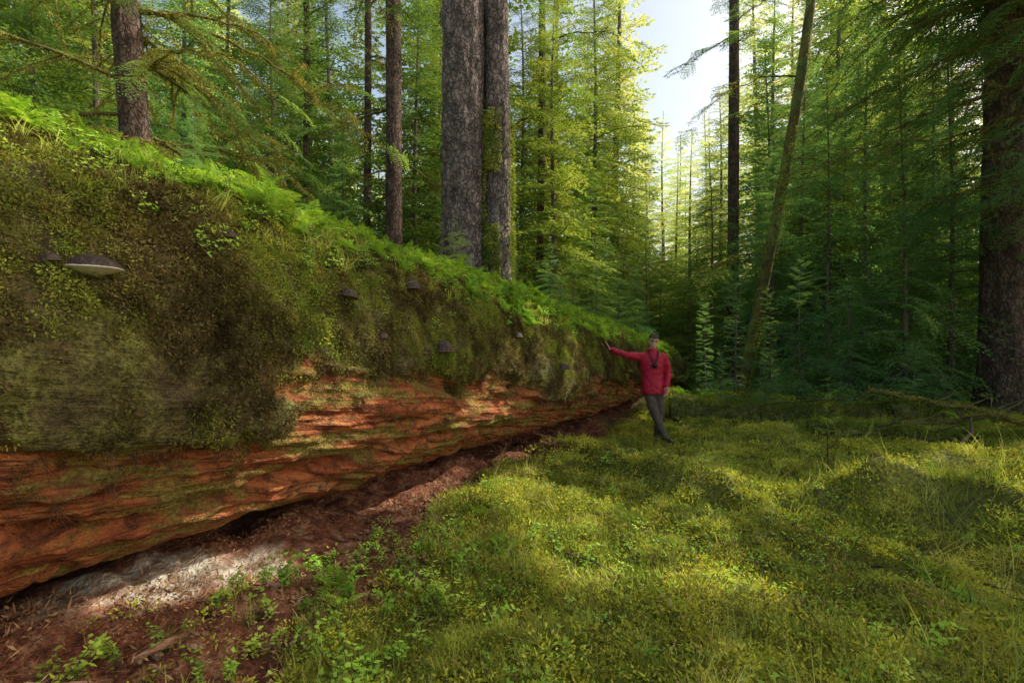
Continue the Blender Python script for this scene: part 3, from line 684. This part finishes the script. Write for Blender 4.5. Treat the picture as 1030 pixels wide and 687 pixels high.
# ------------------------------------------------------------------ debris under the log, fallen branches
rs=np.random.default_rng(55)
M_deb=solid_mat("rotten_wood",[(.10,.045,.03),(.30,.15,.08),(.48,.34,.22)],6,.9,.8,(1,1,1))
g=Geo()
for k in range(620):
    u_=rs.uniform(.5,8.5);q_=rs.uniform(.8,1.5) if u_>3 else rs.uniform(.8,2.2)
    s_=.129*(32.8-u_)-q_;b=vd*u_+nn*s_;L_=rs.uniform(.03,.18)*(2.2 if k%15==0 else 1);a=rs.uniform(0,6.28)*.5+math.atan2(vd[1],vd[0])
    z_=gz(b[0],b[1]);dvec=np.array([math.cos(a),math.sin(a),rs.normal(0,.2)])*L_;t=np.linspace(0,1,8)[:,None]
    P=np.array([b[0],b[1],z_+.01])+dvec*t+np.cumsum(rs.normal(0,.006,(8,3)),0)
    V,F=tube(P,L_*rs.uniform(.04,.12)*np.array([.15,.7,1,.9,1,.8,.5,.05]),7);V+=rs.normal(0,.003,V.shape);g.add(V,F,0)
add_obj("wood_debris",g.mesh("wood_debris",[M_deb],False))
def branchobj(name,A,B,r,seed,tw=6,mat=M_bark_moss,moss=1):
    rs=np.random.default_rng(seed);g=Geo();ns=80 if r>.1 else 24;t=np.linspace(0,1,ns)[:,None];A=np.array(A,float);B=np.array(B,float)
    P=A+(B-A)*t+np.cumsum(rs.normal(0,.012*np.linalg.norm(B-A)*(24/ns),(ns,3)),0)*np.sin(t*3.14)
    dsp=None
    if r>.1:
        dsp=lambda m,n,th,P:1+.35*fbm(np.stack([np.cos(np.tile(th,(m,1)))*1.5,np.sin(np.tile(th,(m,1)))*1.5,np.repeat(P[:,:1],n,1)*2.2],-1).reshape(-1,3),3,seed).reshape(m,n)
    V,F=tube(P,r*(1-.6*t[:,0]),20 if r>.1 else 10,dsp);g.add(V,F,0)
    for k in range(tw):
        i0=rs.integers(ns//6,ns-2);l=np.linalg.norm(B-A)*rs.uniform(.1,.3);dv=(B-A)/np.linalg.norm(B-A)+rs.normal(0,.7,3);dv[2]=abs(dv[2])*.6
        t2=np.linspace(0,1,8)[:,None];P2=P[i0]+dv*l*t2+np.cumsum(rs.normal(0,.02*l,(8,3)),0);V,F=tube(P2,min(r,.08)*.35*(1-.8*t2[:,0]),5);g.add(V,F,0)
    if moss:
        k=int(np.linalg.norm(B-A)*450*moss);f=rs.uniform(0,ns-1.1,k);i0=f.astype(int);pp=P[i0]+(P[i0+1]-P[i0])*(f-i0)[:,None]
        o_=rs.normal(0,1,(k,3));o_[:,2]=np.abs(o_[:,2]);o_/=np.linalg.norm(o_,axis=1)[:,None];pp=pp+o_*(r*(1-.6*f/(ns-1))*rs.uniform(.9,1.2,k))[:,None]
        g.quads(leafq(pp,o_+rs.normal(0,.5,(k,3)),rs.uniform(.02,.07,k),.02,rs,1),1)
    add_obj(name,g.mesh(name,[mat,M_mosso if moss<2 else M_mossg],True))
branchobj("fallen_branch",(6.2,8.9,.75),(8.6,7.6,.15),.035,1)
branchobj("fallen_branch",(5.4,8.6,.05),(8.8,8.3,.15),.06,2)
branchobj("fallen_branch",(6.5,7.4,.12),(8.3,9.6,.5),.025,3,9,M_twig,0)
branchobj("fallen_trunk",(3.4,11.0,.12),(8.8,9.9,.3),.26,4,3,M_log_moss,9)
branchobj("fallen_trunk",(7.5,10.2,.1),(13.5,8.9,.3),.26,5,5,M_log_moss,9)
branchobj("fallen_trunk",(5.2,9.0,.05),(8.4,7.9,.12),.15,8,3,M_log_moss,9)
branchobj("fallen_branch",(-.6,5.0,.03),(.3,6.1,.06),.035,6,2,M_deb,0)
for k in range(14):
    a=rs.uniform(-.2,.75);r=rs.uniform(3.5,9);x0=r*math.sin(a);y0=r*math.cos(a);a2=rs.uniform(0,6.28);l=rs.uniform(.3,.9)
    x1=x0+l*math.cos(a2);y1=y0+l*math.sin(a2);branchobj("twig",(x0,y0,gz(x0,y0)+.03),(x1,y1,gz(x1,y1)+.06),.008,60+k,3,M_twig,0)

# ------------------------------------------------------------------ man
M_jacket=solid_mat("red_jacket",[(.38,.010,.034),(.52,.018,.05)],6,.6,.25,bscale=25)
M_trous=solid_mat("dark_trousers",[(.08,.058,.048),(.13,.095,.078)],9,.85,.3)
M_skin=solid_mat("skin",[(.66,.36,.25),(.74,.44,.31)],12,.5,.05)
M_hair=solid_mat("hair",[(.05,.03,.02),(.09,.06,.035)],30,.7,.4)
M_cap=solid_mat("cap_cloth",[(.05,.045,.03),(.09,.08,.055)],20,.9,.2)
M_boot=solid_mat("boots",[(.03,.026,.022),(.07,.06,.05)],15,.6,.3)
M_black=solid_mat("black_strap",[(.012,.012,.012),(.03,.03,.03)],15,.5,.1)
M_eye=solid_mat("eyes",[(.03,.02,.015),(.03,.02,.015)],5,.2,0)
M_glass=solid_mat("glasses",[(.02,.02,.02),(.03,.03,.03)],5,.3,0)
M_lips=solid_mat("lips",[(.35,.13,.11),(.35,.13,.11)],5,.5,0)
MS=1.04;MY=8.9
e=(LP[:,1]-(MY+.02))**2+(LP[:,2]-1.50)**2+(np.sin(T.ravel())<0)*9
hc=LP[e.argmin()]
MX=hc[0]+.80*MS;MZ=gz(MX+.1,MY)
man=empty("man",(MX,MY,MZ));man.scale=(MS,MS,MS);hz=(hc-np.array([MX,MY,MZ]))/MS
def bm_loft(bm,rings):
    prev=None;n_=len(rings[0])
    for R_ in rings:
        cur=[bm.verts.new(v) for v in R_]
        if prev:
            for k in range(n_): bm.faces.new((prev[k],prev[(k+1)%n_],cur[(k+1)%n_],cur[k]))
        else: bm.faces.new(cur[::-1])
        prev=cur
    bm.faces.new(prev)
def ell(c,rx,ry,n_=24,tilt=0):
    return [(c[0]+rx*math.cos(a),c[1]+ry*math.sin(a),c[2]+tilt*math.sin(a)) for a in np.linspace(0,2*math.pi,n_,endpoint=False)]
def bm_limb(bm,pts,rad,n_=14,flat=1.0,side=None):
    P=np.array(pts,float);r=np.array(rad,float);m_=len(P);s=np.linspace(0,m_-1,(m_-1)*6+1)
    k=np.arange(m_);PP=np.stack([np.interp(s,k,P[:,i]) for i in range(3)],1);rr=np.interp(s,k,r)
    for _ in range(3): PP[1:-1]=(PP[:-2]+2*PP[1:-1]+PP[2:])/4;rr[1:-1]=(rr[:-2]+2*rr[1:-1]+rr[2:])/4
    T_=np.gradient(PP,axis=0);T_/=np.linalg.norm(T_,axis=1)[:,None]
    ref=np.array(side if side is not None else ([0,1,0.] if abs(T_[:,1]).mean()<.8 else [0,0,1.]))
    rings=[]
    def ring(p,t,r_):
        a=np.cross(t,ref);a/=np.linalg.norm(a);b=np.cross(a,t)
        return [tuple(p+a*math.cos(q)*r_*flat+b*math.sin(q)*r_) for q in np.linspace(0,2*math.pi,n_,endpoint=False)]
    rings.append(ring(PP[0]-T_[0]*rr[0]*.6,T_[0],rr[0]*.5))
    for p,t,r_ in zip(PP,T_,rr): rings.append(ring(p,t,r_))
    rings.append(ring(PP[-1]+T_[-1]*rr[-1]*.7,T_[-1],rr[-1]*.5))
    bm_loft(bm,rings)
def bm_ball(bm,c,r,sc=(1,1,1)):
    M_=Matrix.Translation(c)@Matrix.Diagonal((*sc,1));bmesh.ops.create_icosphere(bm,subdivisions=3,radius=r,matrix=M_)
def finish(name,bm,mat,vox,smooth=3,noise=None,parent=man):
    bmesh.ops.recalc_face_normals(bm,faces=bm.faces)
    me=D.meshes.new(name);bm.to_mesh(me);bm.free();me.materials.append(mat)
    for p_ in me.polygons:p_.use_smooth=True
    o=add_obj(name,me,parent)
    if vox:
        r_=o.modifiers.new("r",'REMESH');r_.mode='VOXEL';r_.voxel_size=vox;r_.use_smooth_shade=True
    if smooth:
        s_=o.modifiers.new("s",'SMOOTH');s_.iterations=smooth;s_.factor=.6
    if noise:
        tx_=D.textures.new(name,'CLOUDS');tx_.noise_scale=noise[0];dm=o.modifiers.new("d",'DISPLACE');dm.texture=tx_;dm.strength=noise[1];dm.mid_level=.5
    return o
hx,hy,hzz=hz
bm=bmesh.new()
bm_loft(bm,[ell((.005,0,.80),.190,.140),ell((.005,0,.83),.195,.142),ell((0,0,.95),.180,.132),ell((-.01,0,1.08),.172,.126),ell((-.01,0,1.22),.190,.132),ell((-.01,0,1.34),.205,.130),ell((-.01,0,1.42),.185,.118),ell((-.005,0,1.47),.12,.095),ell((0,-.005,1.51),.078,.08),ell((0,-.01,1.55),.070,.074)])
wr=np.array([hx+.11,hy-.02,hzz-.035])
bm_limb(bm,[(-.13,0,1.41),(-.20,0,1.415),(( -.2+wr[0])/2-.0,-.05,(1.415+wr[2])/2-.04),tuple(wr)],[.08,.078,.058,.042])
bm_limb(bm,[(.13,0,1.41),(.19,.0,1.40),(.265,.02,1.14),(.20,-.10,.93)],[.08,.078,.06,.044])
bm_ball(bm,(0,.085,1.49),.10,(1.05,.6,.75))
finish("jacket",bm,M_jacket,.012,4,(.07,.03))
bm=bmesh.new()
bm_loft(bm,[ell((.005,0,.97),.15,.11),ell((.005,0,.88),.17,.125),ell((.005,0,.80),.168,.122),ell((.01,0,.76),.10,.09)])
bm_limb(bm,[(-.075,0,.86),(.0,-.06,.50),(.175,-.10,.09)],[.096,.072,.056])
bm_limb(bm,[(.09,0,.86),(.13,-.01,.50),(.08,.05,.09)],[.096,.072,.056])
finish("trousers",bm,M_trous,.012,3,(.06,.026))
def boot(nm,ank,ang):
    bm=bmesh.new();d_=np.array([math.cos(ang),math.sin(ang),0]);a_=np.array(ank)
    bm_limb(bm,[a_+(0,0,.05),a_+(0,0,-.02)],[.05,.052])
    bm_limb(bm,[a_-d_*.05+(0,0,-.045),a_+d_*.06+(0,0,-.04),a_+d_*.16+(0,0,-.055),a_+d_*.205+(0,0,-.06)],[.042,.046,.042,.03])
    finish(nm,bm,M_boot,.009,2)
boot("boot_right",(.175,-.10,.09),-1.15);boot("boot_left",(.08,.05,.09),-1.9)
tl=Matrix.Translation((0,-.01,1.555))@Matrix.Rotation(.10,4,'Y')@Matrix.Rotation(-.15,4,'Z')
def hb(nm,bm,mat,vox,sm):
    bm.transform(tl);return finish(nm,bm,mat,vox,sm)
bm=bmesh.new()
bm_loft(bm,[ell((0,.02,-.05),.055,.055),ell((0,.015,.0),.052,.055),ell((0,.01,.03),.05,.06)])
bm_loft(bm,[ell((0,-.035,.015),.025,.03),ell((0,-.03,.03),.045,.055),ell((0,-.018,.06),.060,.078),ell((0,-.008,.10),.070,.092),ell((0,0,.14),.074,.097),ell((0,.005,.18),.070,.092),ell((0,.01,.21),.05,.07),ell((0,.01,.23),.02,.03)])
bm_limb(bm,[(0,-.098,.125),(0,-.118,.095),(0,-.112,.085)],[.009,.014,.012],8)
bm_ball(bm,(0,-.095,.052),.02,(1.2,.6,.45));bm_ball(bm,(0,-.085,.03),.02,(1.1,.8,.8));bm_ball(bm,(0,-.092,.14),.02,(2.2,.5,.4))
for s in (-1,1): bm_ball(bm,(s*.075,.005,.105),.024,(.35,.7,1.2))
hb("head",bm,M_skin,.006,3)
bm=bmesh.new()
for s in (-1,1): bm_ball(bm,(s*.03,-.093,.118),.010,(1.3,.6,.7))
hb("eyes",bm,M_eye,0,0)
bm=bmesh.new();bm_ball(bm,(0,-.108,.053),.014,(1.6,.4,.25));hb("mouth",bm,M_lips,0,0)
bm=bmesh.new()
for s in (-1,1):
    c=np.array([s*.032,-.112,.118]);ring=[c+np.array([math.cos(a)*.024,0,math.sin(a)*.017]) for a in np.linspace(0,6.283,20)]
    bm_limb(bm,ring,[.0025]*20,6);bm_limb(bm,[(s*.056,-.108,.12),(s*.076,0,.12)],[.0025]*2,6)
bm_limb(bm,[(-.008,-.114,.12),(.008,-.114,.12)],[.0025]*2,6);hb("glasses",bm,M_glass,0,0)
bm=bmesh.new()
bm_loft(bm,[ell((0,.035,.05),.052,.055),ell((0,.03,.08),.070,.075),ell((0,.022,.12),.078,.088),ell((0,.02,.16),.079,.09),ell((0,.015,.18),.07,.08)])
hb("hair",bm,M_hair,.008,2)
bm=bmesh.new()
bm_loft(bm,[ell((0,.0,.170),.084,.102),ell((0,.0,.186),.086,.104),ell((0,.005,.208),.082,.100),ell((0,.01,.234),.062,.078),ell((0,.01,.247),.03,.04)])
bm_loft(bm,[ell((0,-.09,.170),.064,.056),ell((0,-.09,.177),.066,.058)])
hb("cap",bm,M_cap,.006,2)
def hand(nm,wrist,dirv,nrm,spread,curl,thumbside):
    bm=bmesh.new();w=Vector(wrist);d_=Vector(dirv).normalized();n_=Vector(nrm).normalized();s_=d_.cross(n_).normalized()*thumbside;n_=(s_.cross(d_)*thumbside).normalized()
    rings=[]
    for t,wd,thk in ((-.02,.026,.020),(.0,.028,.018),(.03,.038,.017),(.06,.042,.015),(.09,.041,.012)):
        c=w+d_*t;rings.append([tuple(c+s_*wd*math.cos(a)+n_*thk*math.sin(a)) for a in np.linspace(0,6.283,16,endpoint=False)])
    bm_loft(bm,rings)
    for k,(o_,l_) in enumerate(((.030,.072),(.010,.082),(-.011,.076),(-.030,.058))):
        a0=(1.5-k)*spread;base=w+d_*.082+s_*o_;p=base;dd=(d_*math.cos(a0)+s_*math.sin(a0));pts=[tuple(p)];cu=0
        for fr in (.45,.3,.25):
            q=dd*math.cos(cu)-n_*math.sin(cu);p=p+q*l_*fr;pts.append(tuple(p));cu+=curl
        bm_limb(bm,pts,[.0095,.009,.0085,.007],8)
    p0=w+d_*.02+s_*.028;p1=p0+(d_*.6+s_*.8)*.035;p2=p1+(d_*.85+s_*.45-n_*.2)*.032;p3=p2+(d_*.95+s_*.2-n_*.3)*.022
    bm_limb(bm,[tuple(p0),tuple(p1),tuple(p2),tuple(p3)],[.014,.012,.0105,.008],8)
    return finish(nm,bm,M_skin,.0042,2)
hand("hand_right",(wr[0]-.035,wr[1],wr[2]+.01),(-.45,.1,.85),(1,0,.35),.16,.10,-1)
hand("hand_left",(.197,-.108,.915),(-.10,-.22,-.95),(.8,.3,-.1),.04,.5,1)
bm=bmesh.new()
bm_limb(bm,[(-.075,.03,1.53),(-.085,-.07,1.50),(-.06,-.135,1.40),(-.015,-.150,1.30)],[.010]*4,8)
bm_limb(bm,[(.075,.03,1.53),(.08,-.07,1.50),(.045,-.135,1.40),(.0,-.150,1.30)],[.010]*4,8)
bm_limb(bm,[(-.075,.03,1.53),(0,.09,1.555),(.075,.03,1.53)],[.010]*3,8)
finish("neck_strap",bm,M_black,0,0)
bm=bmesh.new();bmesh.ops.create_cube(bm,size=1,matrix=Matrix.Translation((-.01,-.165,1.27))@Matrix.Diagonal((.09,.04,.06,1)));bmesh.ops.bevel(bm,geom=bm.edges[:],offset=.008,segments=2,affect='EDGES')
bmesh.ops.create_cone(bm,cap_ends=True,segments=20,radius1=.025,radius2=.025,depth=.05,matrix=Matrix.Translation((-.01,-.20,1.27))@Matrix.Rotation(1.5708,4,'X'))
finish("camera_body",bm,M_black,0,0)

# ------------------------------------------------------------------ light, sky, camera
w=D.worlds.new("World");scene.world=w;w.use_nodes=True;nt=w.node_tree;bg=nt.nodes['Background']
sk=nt.nodes.new('ShaderNodeTexSky');sk.sky_type='NISHITA';sk.sun_disc=False;sk.sun_elevation=el;sk.sun_rotation=az;sk.dust_density=3.5;sk.air_density=1
mx=nt.nodes.new('ShaderNodeMix');mx.data_type='RGBA';mx.blend_type='MULTIPLY';mx.inputs[0].default_value=1;mx.inputs[7].default_value=(2.15,1.95,1.62,1)
nt.links.new(sk.outputs[0],mx.inputs[6]);nt.links.new(mx.outputs[2],bg.inputs[0]);bg.inputs[1].default_value=.15
sl=D.lights.new("sun",'SUN');sl.energy=5;sl.angle=math.radians(.53);sl.color=(1,.95,.83)
so=D.objects.new("sun",sl);scene.collection.objects.link(so);so.rotation_euler=Vector(S).to_track_quat('Z','Y').to_euler()
cam=D.cameras.new("camera");cam.lens=18;cam.sensor_width=36;cam.clip_end=600;cam.clip_start=.05
co=D.objects.new("camera",cam);scene.collection.objects.link(co);co.location=(0,0,1.6);co.rotation_euler=(math.radians(90),0,0);scene.camera=co
scene.view_settings.view_transform='Standard';scene.view_settings.look='None';scene.view_settings.exposure=0
